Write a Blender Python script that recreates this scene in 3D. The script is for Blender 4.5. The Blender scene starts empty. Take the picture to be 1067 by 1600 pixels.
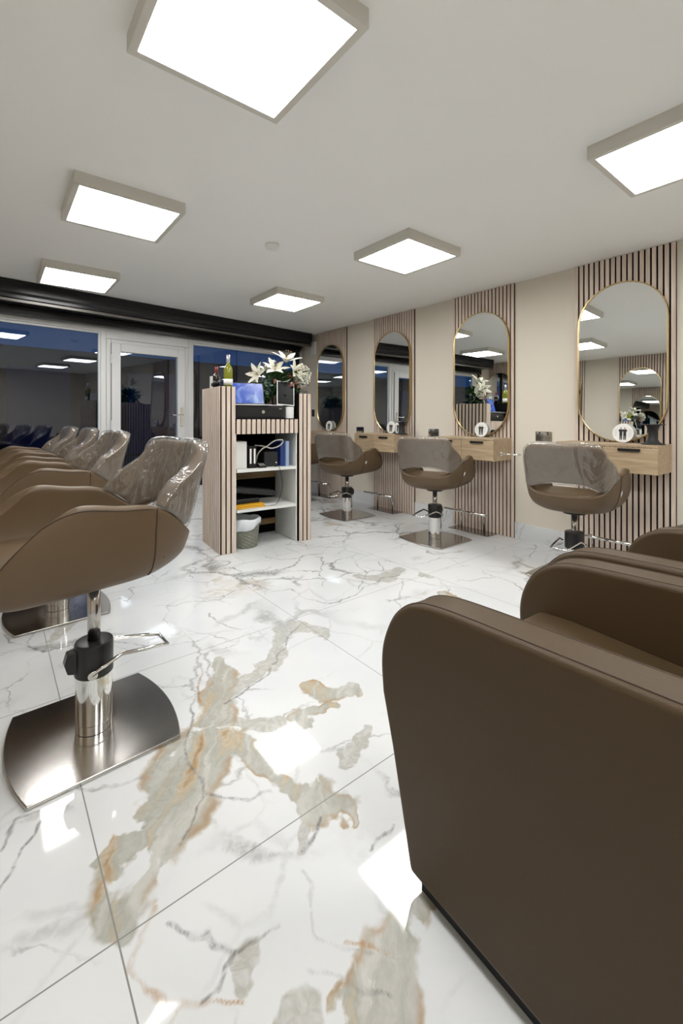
import bpy, math, random
from math import sin, cos, pi, radians as R
from mathutils import Vector, Matrix
random.seed(7)
S = bpy.context.scene
C = S.collection

def srgb(r, g, b, a=1.0):
    f = lambda c: (c/255/12.92) if c/255 <= .04045 else ((c/255+.055)/1.055)**2.4
    return (f(r), f(g), f(b), a)

# ------------------------------------------------------------ camera, world, exposure
CAM_H = 1.13
cam_d = bpy.data.cameras.new('camera'); cam = bpy.data.objects.new('camera', cam_d); C.objects.link(cam)
cam.location = (0, 0, CAM_H); cam.rotation_euler = (R(90), 0, -R(38.6))
cam_d.sensor_fit = 'VERTICAL'; cam_d.sensor_height = 36; cam_d.lens = 683/1600*36
cam_d.shift_y = -(800-653)/1600
cam_d.clip_start = .02
S.camera = cam
LIGHT = 23
S.view_settings.view_transform = 'Standard'; S.view_settings.look = 'None'
S.view_settings.exposure = 0.0; S.view_settings.gamma = 1; S.view_settings.use_curve_mapping = False
w = bpy.data.worlds.new('dusk'); S.world = w; w.use_nodes = True
wn = w.node_tree.nodes; wl = w.node_tree.links
bg = wn['Background']; tc = wn.new('ShaderNodeTexCoord'); sx = wn.new('ShaderNodeSeparateXYZ'); cr = wn.new('ShaderNodeValToRGB')
wl.new(tc.outputs['Generated'], sx.inputs[0]); wl.new(sx.outputs['Z'], cr.inputs[0]); wl.new(cr.outputs[0], bg.inputs[0])
cr.color_ramp.elements[0].color = srgb(40, 78, 118); cr.color_ramp.elements[0].position = .0
cr.color_ramp.elements[1].color = srgb(26, 54, 90); cr.color_ramp.elements[1].position = .6
bg.inputs[1].default_value = 1.0

# ------------------------------------------------------------ materials
def mat(name, col, rough=.5, metal=0, spec=.5, emit=0, coat=0, bump=0, bscale=60, var=0, vscale=8, aniso=0):
    m = bpy.data.materials.new(name); m.use_nodes = True
    n = m.node_tree.nodes; l = m.node_tree.links; b = n['Principled BSDF']
    b.inputs['Base Color'].default_value = col; b.inputs['Roughness'].default_value = rough
    b.inputs['Metallic'].default_value = metal; b.inputs['Specular IOR Level'].default_value = spec
    b.inputs['Coat Weight'].default_value = coat; b.inputs['Anisotropic'].default_value = aniso
    if emit: b.inputs['Emission Color'].default_value = col; b.inputs['Emission Strength'].default_value = emit
    t = n.new('ShaderNodeTexCoord'); z = n.new('ShaderNodeTexNoise'); z.inputs['Scale'].default_value = bscale; z.inputs['Detail'].default_value = 4
    l.new(t.outputs['Object'], z.inputs['Vector'])
    if bump:
        u = n.new('ShaderNodeBump'); u.inputs['Strength'].default_value = bump; u.inputs['Distance'].default_value = .002
        l.new(z.outputs[0], u.inputs['Height']); l.new(u.outputs[0], b.inputs['Normal'])
    if var:
        v = n.new('ShaderNodeTexNoise'); v.inputs['Scale'].default_value = vscale; l.new(t.outputs['Object'], v.inputs['Vector'])
        x = n.new('ShaderNodeMixRGB'); x.inputs[1].default_value = tuple(c*(1-var) for c in col[:3])+(1,); x.inputs[2].default_value = tuple(min(1, c*(1+var)) for c in col[:3])+(1,)
        l.new(v.outputs[0], x.inputs[0]); l.new(x.outputs[0], b.inputs['Base Color'])
    return m

def wood(name, c1, c2, axis='Z', scale=14, rough=.5):
    m = bpy.data.materials.new(name); m.use_nodes = True
    n = m.node_tree.nodes; l = m.node_tree.links; b = n['Principled BSDF']; b.inputs['Roughness'].default_value = rough
    t = n.new('ShaderNodeTexCoord'); mp = n.new('ShaderNodeMapping')
    sc = [scale]*3; sc['XYZ'.index(axis)] = scale*.08; mp.inputs['Scale'].default_value = sc
    z = n.new('ShaderNodeTexNoise'); z.inputs['Scale'].default_value = 2.2; z.inputs['Detail'].default_value = 6; z.inputs['Distortion'].default_value = 1.2
    r = n.new('ShaderNodeValToRGB'); r.color_ramp.elements[0].color = c1; r.color_ramp.elements[1].color = c2
    r.color_ramp.elements[0].position = .32; r.color_ramp.elements[1].position = .68
    l.new(t.outputs['Object'], mp.inputs[0]); l.new(mp.outputs[0], z.inputs['Vector']); l.new(z.outputs[0], r.inputs[0]); l.new(r.outputs[0], b.inputs['Base Color'])
    return m

def glassy(name, base=.06, rough=.02, bump=0, bscale=20, tint=(1, 1, 1, 1), haze=0, power=1.0, hz=None):
    """thin clear film or pane: transparent with a facing-dependent reflection"""
    m = bpy.data.materials.new(name); m.use_nodes = True
    n = m.node_tree.nodes; l = m.node_tree.links; n.remove(n['Principled BSDF']); o = n['Material Output']
    tr = n.new('ShaderNodeBsdfTransparent'); tr.inputs[0].default_value = tint
    gl = n.new('ShaderNodeBsdfGlossy'); gl.inputs['Roughness'].default_value = rough
    lw = n.new('ShaderNodeLayerWeight'); lw.inputs[0].default_value = .5
    p = n.new('ShaderNodeMath'); p.operation = 'POWER'; p.inputs[1].default_value = 4
    a = n.new('ShaderNodeMath'); a.operation = 'MULTIPLY_ADD'; a.inputs[1].default_value = power; a.inputs[2].default_value = base
    l.new(lw.outputs['Facing'], p.inputs[0]); l.new(p.outputs[0], a.inputs[0]); a.use_clamp = True
    x = n.new('ShaderNodeMixShader'); l.new(a.outputs[0], x.inputs[0]); l.new(tr.outputs[0], x.inputs[1]); l.new(gl.outputs[0], x.inputs[2])
    last = x
    if haze:
        d = n.new('ShaderNodeBsdfDiffuse'); d.inputs[0].default_value = hz or (.75, .75, .75, 1)
        y = n.new('ShaderNodeMixShader'); y.inputs[0].default_value = haze; l.new(x.outputs[0], y.inputs[1]); l.new(d.outputs[0], y.inputs[2]); last = y
    if bump:
        t = n.new('ShaderNodeTexCoord'); mp = n.new('ShaderNodeMapping'); mp.inputs['Scale'].default_value = (1, 1, .35)
        z = n.new('ShaderNodeTexNoise'); z.inputs['Scale'].default_value = bscale; z.inputs['Detail'].default_value = 3; z.inputs['Distortion'].default_value = 1.5
        u = n.new('ShaderNodeBump'); u.inputs['Strength'].default_value = bump; u.inputs['Distance'].default_value = .02
        l.new(t.outputs['Object'], mp.inputs[0]); l.new(mp.outputs[0], z.inputs['Vector']); l.new(z.outputs[0], u.inputs['Height'])
        l.new(u.outputs[0], gl.inputs['Normal']); l.new(u.outputs[0], lw.inputs['Normal'])
    l.new(last.outputs[0], o.inputs[0])
    return m

M = {}
M['wall'] = mat('wall_paint', srgb(214, 206, 192), .75, bump=.05, bscale=200)
M['ceiling'] = mat('ceiling_paint', srgb(242, 242, 240), .8, bump=.05, bscale=150)
M['white_metal'] = mat('white_metal', srgb(206, 203, 194), .45)
M['diffuser'] = mat('lit_diffuser', (1, .99, .97, 1), .5, emit=LIGHT)
M['upvc'] = mat('white_upvc', srgb(208, 209, 209), .35)
M['glass'] = glassy('window_glass', base=.10, rough=.0, power=.9, tint=(.62, .72, .85, 1))
M['black_metal'] = mat('black_shutter_metal', srgb(26, 25, 28), .3, spec=.4)
M['rail'] = mat('shutter_rail_metal', srgb(96, 93, 88), .4, metal=.3)
M['slat'] = wood('pale_oak_slat', srgb(198, 180, 165), srgb(220, 204, 190), 'Z')
M['felt'] = mat('black_felt', srgb(14, 12, 12), .95, spec=.1)
M['oak'] = wood('oak_board', srgb(158, 137, 109), srgb(184, 163, 134), 'Y', 20)
M['oak_dark'] = wood('pine_batten', srgb(132, 104, 66), srgb(160, 130, 88), 'X', 16)
M['gold'] = mat('gold_frame', srgb(188, 164, 116), .3, metal=1)
M['mirror'] = mat('mirror_glass', (.86, .88, .87, 1), .0, metal=1)
M['leather'] = mat('taupe_leather', srgb(92, 74, 52), .44, spec=.4, bump=.25, bscale=350)
M['sofa'] = mat('dark_taupe_leather', srgb(70, 55, 36), .48, spec=.28, bump=.25, bscale=350)
M['seam'] = mat('taupe_stitching', srgb(58, 44, 31), .6)
M['cover'] = glassy('clear_plastic_wrap', base=.10, rough=.06, bump=1.0, bscale=11, haze=.10, power=1.0, hz=(.55, .54, .52, 1))
M['chrome'] = mat('chrome', (.78, .78, .77, 1), .08, metal=1)
M['steel'] = mat('brushed_steel', (.46, .44, .42, 1), .17, metal=1, aniso=.5, bump=.04, bscale=120)
M['black'] = mat('black_plastic', srgb(20, 20, 22), .35)
M['black_soft'] = mat('black_matt', srgb(30, 31, 34), .6)
M['white'] = mat('white_board', srgb(225, 226, 222), .4)
M['paper'] = mat('white_paper', srgb(232, 232, 230), .7)
M['bag'] = mat('white_bin_liner', srgb(216, 222, 226), .4, bump=.6, bscale=40)
M['basket'] = mat('grey_weave', srgb(128, 130, 118), .8, bump=1, bscale=90, var=.25, vscale=60)
M['yellow'] = mat('yellow_card', srgb(214, 160, 30), .5)
M['blue'] = mat('blue_card', srgb(34, 58, 120), .45)
M['paleblue'] = mat('pale_blue_card', srgb(150, 170, 205), .45)
M['cable'] = mat('grey_cable', srgb(170, 168, 160), .5)
M['green_glass'] = mat('green_wine_glass', srgb(120, 125, 20), .08, spec=.8)
M['dark_glass'] = mat('dark_wine_glass', srgb(22, 12, 12), .08, spec=.8)
M['foil'] = mat('silver_foil', srgb(200, 200, 205), .3, metal=.6)
M['red_foil'] = mat('red_foil', srgb(130, 22, 30), .3)
M['petal'] = mat('white_petal', srgb(236, 234, 218), .55)
M['petal_pink'] = mat('pink_petal', srgb(214, 160, 150), .55)
M['petal_red'] = mat('coral_petal', srgb(196, 70, 62), .55)
M['leaf'] = mat('green_leaf', srgb(52, 84, 40), .5, var=.35, vscale=12)
M['euca'] = mat('eucalyptus_leaf', srgb(118, 146, 132), .6, var=.15)
M['stem'] = mat('green_stem', srgb(70, 98, 46), .6)
M['clear'] = glassy('vase_glass', base=.08, rough=.0, tint=(.93, .96, .95, 1))
M['facade'] = mat('outside_facade', srgb(30, 34, 44), .8)
M['facade_blue'] = mat('outside_blue_panel', srgb(20, 40, 100), .6)
M['pavement'] = mat('outside_paving', srgb(60, 62, 66), .85, var=.2)
M['decal'] = mat('frosted_lettering', srgb(70, 88, 120), .6)

# screen: blue picture with a bright cloud, the tablet is off
def screen_mat():
    m = bpy.data.materials.new('lit_blue_screen'); m.use_nodes = True
    n = m.node_tree.nodes; l = m.node_tree.links; b = n['Principled BSDF']; b.inputs['Roughness'].default_value = .2
    t = n.new('ShaderNodeTexCoord'); z = n.new('ShaderNodeTexNoise'); z.inputs['Scale'].default_value = 9; z.inputs['Distortion'].default_value = .8
    r = n.new('ShaderNodeValToRGB'); r.color_ramp.elements[0].color = srgb(62, 100, 205); r.color_ramp.elements[1].color = srgb(175, 200, 245)
    r.color_ramp.elements[0].position = .45; r.color_ramp.elements[1].position = .72
    l.new(t.outputs['Object'], z.inputs['Vector']); l.new(z.outputs[0], r.inputs[0]); l.new(r.outputs[0], b.inputs['Emission Color'])
    b.inputs['Base Color'].default_value = (.01, .01, .02, 1); b.inputs['Emission Strength'].default_value = .8
    return m
M['screen'] = screen_mat()
M['off_screen'] = mat('dark_tablet_screen', srgb(8, 8, 10), .35, spec=.15)

# ---- marble floor tiles
VEINS = [  # polylines on the floor: (kind, half width, points)
 ('p', 0.1, [(0.243, 1.119, 0.07), (0.304, 1.195, 0.135), (0.395, 1.298, 0.15), (0.513, 1.43, 0.125), (0.665, 1.584, 0.1), (0.775, 1.778, 0.07), (0.79, 1.955, 0.03)]),
 ('p', 0.1, [(0.503, 1.404, 0.06), (0.641, 1.417, 0.06), (0.71, 1.272, 0.055), (0.726, 1.178, 0.035), (0.75, 1.107, 0.02)]),
 ('p', 0.1, [(0.761, 1.089, 0.035), (0.787, 1.026, 0.085), (0.817, 0.988, 0.05), (0.841, 0.891, 0.012)]),
 ('p', 0.1, [(1.036, 1.53, 0.05), (1.056, 1.443, 0.06), (1.193, 1.444, 0.04), (1.166, 1.382, 0.025)]),
 ('p', 0.1, [(0.892, 1.358, 0.03), (0.892, 1.425, 0.05), (1.051, 1.371, 0.02)]),
 ('p', 0.1, [(0.501, 0.654, 0.03), (0.576, 0.647, 0.055), (0.672, 0.644, 0.075), (0.75, 0.64, 0.06), (0.808, 0.643, 0.03)]),
 ('p', 0.1, [(0.583, 0.6, 0.05), (0.664, 0.609, 0.05)]),
 ('p', 0.1, [(0.214, 1.266, 0.03), (0.282, 1.301, 0.05), (0.358, 1.369, 0.05)]),
 ('g', 0.05, [(0.721, 1.684, 0.04), (0.893, 1.713, 0.05), (1.087, 1.823, 0.05), (1.247, 2.025, 0.05), (1.308, 1.93, 0.04), (1.302, 1.806, 0.02)]),
 ('g', 0.04, [(0.816, 1.463, 0.05), (0.67, 1.536, 0.05)]),
 ('g', 0.04, [(0.622, 0.962, 0.02), (0.658, 1.001, 0.03), (0.725, 1.022, 0.03)]),
 ('g', 0.04, [(0.942, 1.158, 0.02), (0.923, 1.069, 0.03), (1.007, 1.183, 0.02)]),
 ('g', 0.03, [(0.412, 0.714, 0.02), (0.454, 0.714, 0.05)]),
 ('g', 0.03, [(0.379, 0.823, 0.03), (0.409, 0.826, 0.03)]),
 ('v', 0.03, [(0.848, 0.873), (0.765, 0.848)]),
 ('v', 0.03, [(0.198, 1.524), (0.098, 1.448), (0.014, 1.311)]),
 ('v', 0.03, [(0.725, 1.022), (0.638, 0.971)]),
 ('v', 0.03, [(0.707, 1.621), (0.851, 1.661), (0.972, 1.712), (1.117, 1.874), (1.307, 2.023)]),
 ('v', 0.03, [(0.734, 1.966), (0.616, 1.718), (0.497, 1.477), (0.492, 1.318), (0.432, 1.205), (0.368, 1.165)]),
 ('v', 0.03, [(0.307, 0.994), (0.338, 0.942), (0.41, 0.873), (0.453, 0.869), (0.512, 0.859)]),
 ('v', 0.03, [(0.41, 0.873), (0.369, 0.831), (0.338, 0.837)]),
 ('v', 0.03, [(0.619, 0.943), (0.593, 0.849), (0.567, 0.786), (0.6, 0.715), (0.623, 0.68)]),
 ('v', 0.03, [(0.188, 1.576), (0.247, 1.509), (0.316, 1.459), (0.396, 1.441)]),
 ('v', 0.03, [(0.492, 1.318), (0.574, 1.224), (0.655, 1.174)]),
 ('v', 0.03, [(0.989, 2.448), (0.988, 2.307), (1.042, 2.143)]),
 ('v', 0.03, [(1.369, 2.538), (1.544, 2.466), (1.54, 2.273), (1.608, 2.098), (1.856, 2.149), (2.123, 2.386), (2.266, 2.742)]),
 ('v', 0.03, [(1.856, 2.149), (2.144, 2.207), (2.378, 2.182)]),
 ('g', 0.05, [(2.044, 2.366, 0.05), (2.144, 2.207, 0.08), (2.373, 2.273, 0.06)]),
 ('p', 0.05, [(2.278, 1.812, 0.05), (2.292, 1.673, 0.05)]),
 ('g', 0.04, [(2.613, 2.264, 0.05), (2.437, 2.052, 0.04)]),
 ('v', 0.03, [(0.504, 0.743), (0.566, 0.655), (0.607, 0.604)]),
 ('o', 0.032, [(0.296, 1.052), (0.256, 1.004), (0.228, 0.97), (0.218, 0.952)]),
 ('o', 0.032, [(0.218, 0.952), (0.244, 0.912), (0.277, 0.88), (0.337, 0.834), (0.391, 0.777)]),
 ('o', 0.032, [(0.253, 0.841), (0.297, 0.864)]),
 ('o', 0.032, [(0.605, 0.733), (0.643, 0.681), (0.66, 0.66)]),
 ('o', 0.032, [(0.725, 1.941), (0.657, 1.816), (0.636, 1.702)]),
 ('v', 0.03, [(0.015, 1.446), (0.073, 1.517), (0.16, 1.473)]),
 ('v', 0.03, [(1.673, 3.322), (1.797, 3.014), (2.132, 2.957), (2.558, 3.239)]),
 ('v', 0.03, [(0.819, 2.192), (0.647, 2.249), (0.488, 2.456)]),
 ('g', 0.04, [(0.233, 2.66, 0.03), (0.334, 2.8, 0.06), (0.414, 2.939, 0.04)]),
 ('v', 0.03, [(0.031, 2.95), (0.103, 2.684), (0.173, 2.553), (0.312, 2.502)])
]
def marble(name, placed=True):
    m = bpy.data.materials.new(name); m.use_nodes = True
    n = m.node_tree.nodes; l = m.node_tree.links; b = n['Principled BSDF']
    def mm(op, a, b_=None, c=None, clamp=False):
        x = n.new('ShaderNodeMath'); x.operation = op; x.use_clamp = clamp
        for k, v in enumerate((a, b_, c)):
            if v is None: continue
            if isinstance(v, (int, float)): x.inputs[k].default_value = v
            else: l.new(v, x.inputs[k])
        return x.outputs[0]
    def noise(vec, s, d=4, dist=0, color=False, rough=.55):
        x = n.new('ShaderNodeTexNoise'); x.inputs['Scale'].default_value = s; x.inputs['Detail'].default_value = d
        x.inputs['Distortion'].default_value = dist; x.inputs['Roughness'].default_value = rough
        l.new(vec, x.inputs['Vector']); return x.outputs[1 if color else 0]
    def ramp(v, p0, p1, a=0., b_=1.):
        x = n.new('ShaderNodeMapRange'); x.interpolation_type = 'SMOOTHSTEP'
        l.new(v, x.inputs[0]); x.inputs[1].default_value = p0; x.inputs[2].default_value = p1; x.inputs[3].default_value = a; x.inputs[4].default_value = b_
        return x.outputs[0]
    def mix(f, a, b_):
        x = n.new('ShaderNodeMixRGB')
        l.new(f, x.inputs[0])
        for k, v in ((1, a), (2, b_)):
            if isinstance(v, tuple): x.inputs[k].default_value = v
            else: l.new(v, x.inputs[k])
        return x.outputs[0]
    def warp(vec, s, amt, d=3):
        c = n.new('ShaderNodeVectorMath'); c.operation = 'SUBTRACT'; l.new(noise(vec, s, d, color=True), c.inputs[0]); c.inputs[1].default_value = (.5, .5, .5)
        k = n.new('ShaderNodeVectorMath'); k.operation = 'MULTIPLY'; l.new(c.outputs[0], k.inputs[0]); k.inputs[1].default_value = (amt, amt, 0 if placed else amt)
        a = n.new('ShaderNodeVectorMath'); a.operation = 'ADD'; l.new(vec, a.inputs[0]); l.new(k.outputs[0], a.inputs[1]); return a.outputs[0]
    t = n.new('ShaderNodeTexCoord'); P = t.outputs['Object']
    W1 = warp(P, 2.2, .55, 6)
    W2 = warp(P, 7, .10, 6)
    # random thin veins
    def veins(vec, s, wdt, m0, m1, ms):
        v = n.new('ShaderNodeTexVoronoi'); v.feature = 'DISTANCE_TO_EDGE'; v.inputs['Scale'].default_value = s; l.new(vec, v.inputs['Vector'])
        e = ramp(v.outputs[0], 0, wdt, 1, 0)
        return mm('MULTIPLY', e, ramp(noise(P, ms, 2), m0, m1))
    v1 = veins(W1, 1.5, .05, .50, .60, 1.1)
    v2 = veins(W1, 2.6, .022, .47, .56, 1.7)
    v3 = mm('MULTIPLY', veins(W2, 3.2, .03, .45, .6, 2.4), .35)
    fine = noise(P, 26, 5, 1.5)
    vg = mm('MULTIPLY', mm('MAXIMUM', mm('MAXIMUM', v1, v2), v3), ramp(fine, .3, .6, .35, .85))
    # random soft grey and tan clouds
    cl = mm('MULTIPLY', ramp(noise(W1, 1.15, 3), .60, .66), ramp(noise(W2, 9, 5, 1), .38, .6))
    cc = n.new('ShaderNodeMixRGB'); l.new(ramp(noise(P, 2.7, 2), .45, .6), cc.inputs[0])
    cc.inputs[1].default_value = srgb(176, 176, 170); cc.inputs[2].default_value = srgb(176, 158, 132)
    if placed:   # thin the random pattern where the placed one is
        zx = n.new('ShaderNodeVectorMath'); zx.operation = 'DISTANCE'; l.new(P, zx.inputs[0]); zx.inputs[1].default_value = (.75, 1.1, 0)
        away = ramp(zx.outputs['Value'], 1.2, 2.0)
        cl = mm('MULTIPLY', cl, away); vg = mm('MULTIPLY', vg, mm('MULTIPLY_ADD', away, .35, .65))
    base = mix(ramp(noise(W1, .8, 3), .35, .65), srgb(210, 213, 215), srgb(222, 224, 224))
    col = mix(mm('MULTIPLY', cl, .8), base, cc.outputs[0])
    col = mix(vg, col, srgb(122, 120, 116))
    if placed:
        at = n.new('ShaderNodeAttribute'); at.attribute_name = 'marbling'
        se = n.new('ShaderNodeSeparateColor'); l.new(at.outputs['Color'], se.inputs[0])
        PV = warp(P, 9, .10, 6)
        jit = mm('MULTIPLY', mm('SUBTRACT', noise(P, 34, 5, .5), .5), .22)
        acc = {'p': mm('ADD', se.outputs[0], jit), 'g': mm('ADD', se.outputs[1], jit), 'v': se.outputs[2], 'o': at.outputs['Alpha']}
        streak = n.new('ShaderNodeMapping'); streak.vector_type = 'TEXTURE'; streak.inputs['Rotation'].default_value = (0, 0, R(50)); streak.inputs['Scale'].default_value = (.42, .075, 1); l.new(PV, streak.inputs[0])
        st = noise(streak.outputs[0], 1.2, 5, .6)
        if 'g' in acc:
            g_ = ramp(acc['g'], .05, .3); col = mix(mm('MULTIPLY', g_, ramp(fine, .25, .65, .45, 1)), col, srgb(178, 177, 170))
        if 'p' in acc:
            g_ = ramp(acc['p'], .05, .30); edge = mm('SUBTRACT', g_, ramp(acc['p'], .28, .6))
            pc = n.new('ShaderNodeValToRGB'); e = pc.color_ramp.elements
            e[0].position = .30; e[0].color = srgb(156, 124, 84); e[1].position = .68; e[1].color = srgb(196, 195, 188)
            x = e.new(.38); x.color = srgb(182, 166, 138); x = e.new(.47); x.color = srgb(162, 162, 152)
            l.new(st, pc.inputs[0])
            holes = ramp(noise(PV, 5.5, 4, .5), .36, .42)
            g2 = mm('MULTIPLY', g_, holes)
            col = mix(mm('MULTIPLY', g2, mm('MULTIPLY_ADD', fine, .5, .65)), col, pc.outputs[0])
            col = mix(mm('MULTIPLY', mm('MULTIPLY', edge, holes), mm('MULTIPLY', ramp(noise(P, 6, 4), .45, .6), .6)), col, srgb(168, 134, 92))
        if 'v' in acc:
            col = mix(mm('MULTIPLY', ramp(acc['v'], .70, 1.0), mm('MULTIPLY', ramp(fine, .32, .6, .25, .9), ramp(noise(P, 4.5, 3), .35, .6, .3, 1))), col, srgb(120, 118, 118))
        if 'o' in acc:
            col = mix(mm('MULTIPLY', ramp(acc['o'], .70, 1.0), mm('MULTIPLY', ramp(fine, .35, .55, .2, .9), ramp(noise(P, 6, 3), .4, .6, .25, 1))), col, srgb(172, 132, 84))
    if placed:   # grout joints
        sp = n.new('ShaderNodeSeparateXYZ'); l.new(P, sp.inputs[0])
        def joint(v, off, pitch):
            a = mm('FRACT', mm('DIVIDE', mm('SUBTRACT', v, off-pitch*20), pitch))
            d = mm('MULTIPLY', mm('MINIMUM', a, mm('SUBTRACT', 1.0, a)), pitch)
            return ramp(d, .0012, .0022, 1, 0)
        j = mm('MAXIMUM', joint(sp.outputs[0], .212, 1.122), joint(sp.outputs[1], 1.04, 1.045))
        col = mix(j, col, srgb(128, 127, 124))
        rg = mm('MULTIPLY_ADD', j, .4, .05); l.new(rg, b.inputs['Roughness'])
    else:
        b.inputs['Roughness'].default_value = .08
    l.new(col, b.inputs['Base Color']); b.inputs['Specular IOR Level'].default_value = .55
    return m
M['floor'] = marble('marble_tile_floor'); M['marble'] = marble('marble_skirting', False)

# ------------------------------------------------------------ mesh builder
class MB:
    def __init__(s): s.v = []; s.f = []; s.m = []; s.mi = 0
    def add(s, vs, fs):
        o = len(s.v); s.v += [tuple(p) for p in vs]
        for f in fs: s.f.append([i+o for i in f]); s.m.append(s.mi)
        return s
    def mat(s, i): s.mi = i; return s
    def box(s, x0, x1, y0, y1, z0, z1):
        return s.add([(x0,y0,z0),(x1,y0,z0),(x1,y1,z0),(x0,y1,z0),(x0,y0,z1),(x1,y0,z1),(x1,y1,z1),(x0,y1,z1)],
                     [(0,3,2,1),(4,5,6,7),(0,1,5,4),(1,2,6,5),(2,3,7,6),(3,0,4,7)])
    def prism(s, pts, axis, a0, a1):
        """pts in the plane perpendicular to axis: X->(y,z)  Y->(x,z)  Z->(x,y)"""
        k = 'XYZ'.index(axis)
        def mk(p, a): q = [p[0], p[1]]; q.insert(k, a); return q
        n = len(pts); vs = [mk(p, a0) for p in pts]+[mk(p, a1) for p in pts]
        fs = [list(range(n))[::-1], list(range(n, 2*n))]+[(i, (i+1) % n, n+(i+1) % n, n+i) for i in range(n)]
        return s.add(vs, fs)
    def lathe(s, prof, n=28, c=(0, 0, 0), tilt=None):
        vs = []
        for r, z in prof:
            for i in range(n):
                a = 2*pi*i/n; vs.append(Vector((r*cos(a), r*sin(a), z)))
        if tilt is not None: vs = [tilt @ v for v in vs]
        vs = [v+Vector(c) for v in vs]; k = len(prof)
        fs = [(j*n+i, j*n+(i+1) % n, (j+1)*n+(i+1) % n, (j+1)*n+i) for j in range(k-1) for i in range(n)]
        fs += [list(range(n))[::-1], [(k-1)*n+i for i in range(n)]]
        return s.add(vs, fs)
    def tube(s, pts, r, n=8, closed=False):
        pts = [Vector(p) for p in pts]; k = len(pts); vs = []; up = Vector((0, 0, 1)); pv = None
        rr = r if isinstance(r, (list, tuple)) else [r]*k
        for i, p in enumerate(pts):
            a = pts[(i-1) % k] if (i or closed) else p; b = pts[(i+1) % k] if (i < k-1 or closed) else p
            d = (b-a).normalized()
            if pv is None: x = d.cross(up) if abs(d.z) < .95 else d.cross(Vector((1, 0, 0)))
            else: x = pv-d*pv.dot(d)
            x.normalize(); pv = x; y = d.cross(x)
            for j in range(n):
                t = 2*pi*j/n; vs.append(p+(x*cos(t)+y*sin(t))*rr[i])
        kk = k if closed else k-1
        fs = [(i*n+j, i*n+(j+1) % n, ((i+1) % k)*n+(j+1) % n, ((i+1) % k)*n+j) for i in range(kk) for j in range(n)]
        if not closed: fs += [list(range(n))[::-1], [(k-1)*n+j for j in range(n)]]
        return s.add(vs, fs)
    def ball(s, c, r, n=8, sz=1):
        prof = [(max(1e-4, r*sin(pi*i/(n//2+1))), -r*sz*cos(pi*i/(n//2+1))) for i in range(n//2+2)]
        return s.lathe(prof, n, c)
    def build(s, name, mats, parent=None, loc=None, rz=0, smooth=False, bevel=0, seg=2, solid=None, sub=0):
        me = bpy.data.meshes.new(name); me.from_pydata(s.v, [], s.f)
        for m in (mats if isinstance(mats, (list, tuple)) else [mats]): me.materials.append(m)
        for p, i in zip(me.polygons, s.m): p.material_index = i
        if smooth: me.polygons.foreach_set('use_smooth', [True]*len(me.polygons))
        me.update()
        o = bpy.data.objects.new(name, me); C.objects.link(o)
        if parent: o.parent = parent
        if loc is not None: o.location = loc
        o.rotation_euler.z = rz
        if solid:
            d = o.modifiers.new('s', 'SOLIDIFY'); d.thickness = solid[0]; d.offset = solid[1]; d.use_even_offset = False
        if sub: d = o.modifiers.new('u', 'SUBSURF'); d.levels = sub; d.render_levels = sub
        if bevel:
            d = o.modifiers.new('b', 'BEVEL'); d.width = bevel; d.segments = seg; d.limit_method = 'ANGLE'; d.angle_limit = R(35)
            me.polygons.foreach_set('use_smooth', [True]*len(me.polygons)); d.harden_normals = True
        return o

def tag(o, label, cat, group=None, kind=None):
    o['label'] = label; o['category'] = cat
    if group: o['group'] = group
    if kind: o['kind'] = kind
    return o
def struct(o): o['kind'] = 'structure'; return o
def thing(name, label, cat, loc=(0, 0, 0), rz=0, group=None):
    o = bpy.data.objects.new(name, None); C.objects.link(o); o.location = loc; o.rotation_euler.z = rz
    o.empty_display_size = .1
    return tag(o, label, cat, group)
def copy_tree(o, parent=None):
    c = o.copy(); C.objects.link(c)
    if parent: c.parent = parent
    for ch in list(o.children): copy_tree(ch, c)
    return c
def catmull(pts, n=6, closed=False):
    P = [Vector(p) for p in pts]; k = len(P); out = []
    for i in range(k if closed else k-1):
        g = (lambda j: P[j % k]) if closed else (lambda j: P[min(max(j, 0), k-1)])
        a, b, c, d = g(i-1), g(i), g(i+1), g(i+2)
        for j in range(n):
            t = j/n
            out.append(.5*((2*b)+(c-a)*t+(2*a-5*b+4*c-d)*t*t+(3*b-a-3*c+d)*t**3))
    if not closed: out.append(P[-1])
    return out

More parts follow.
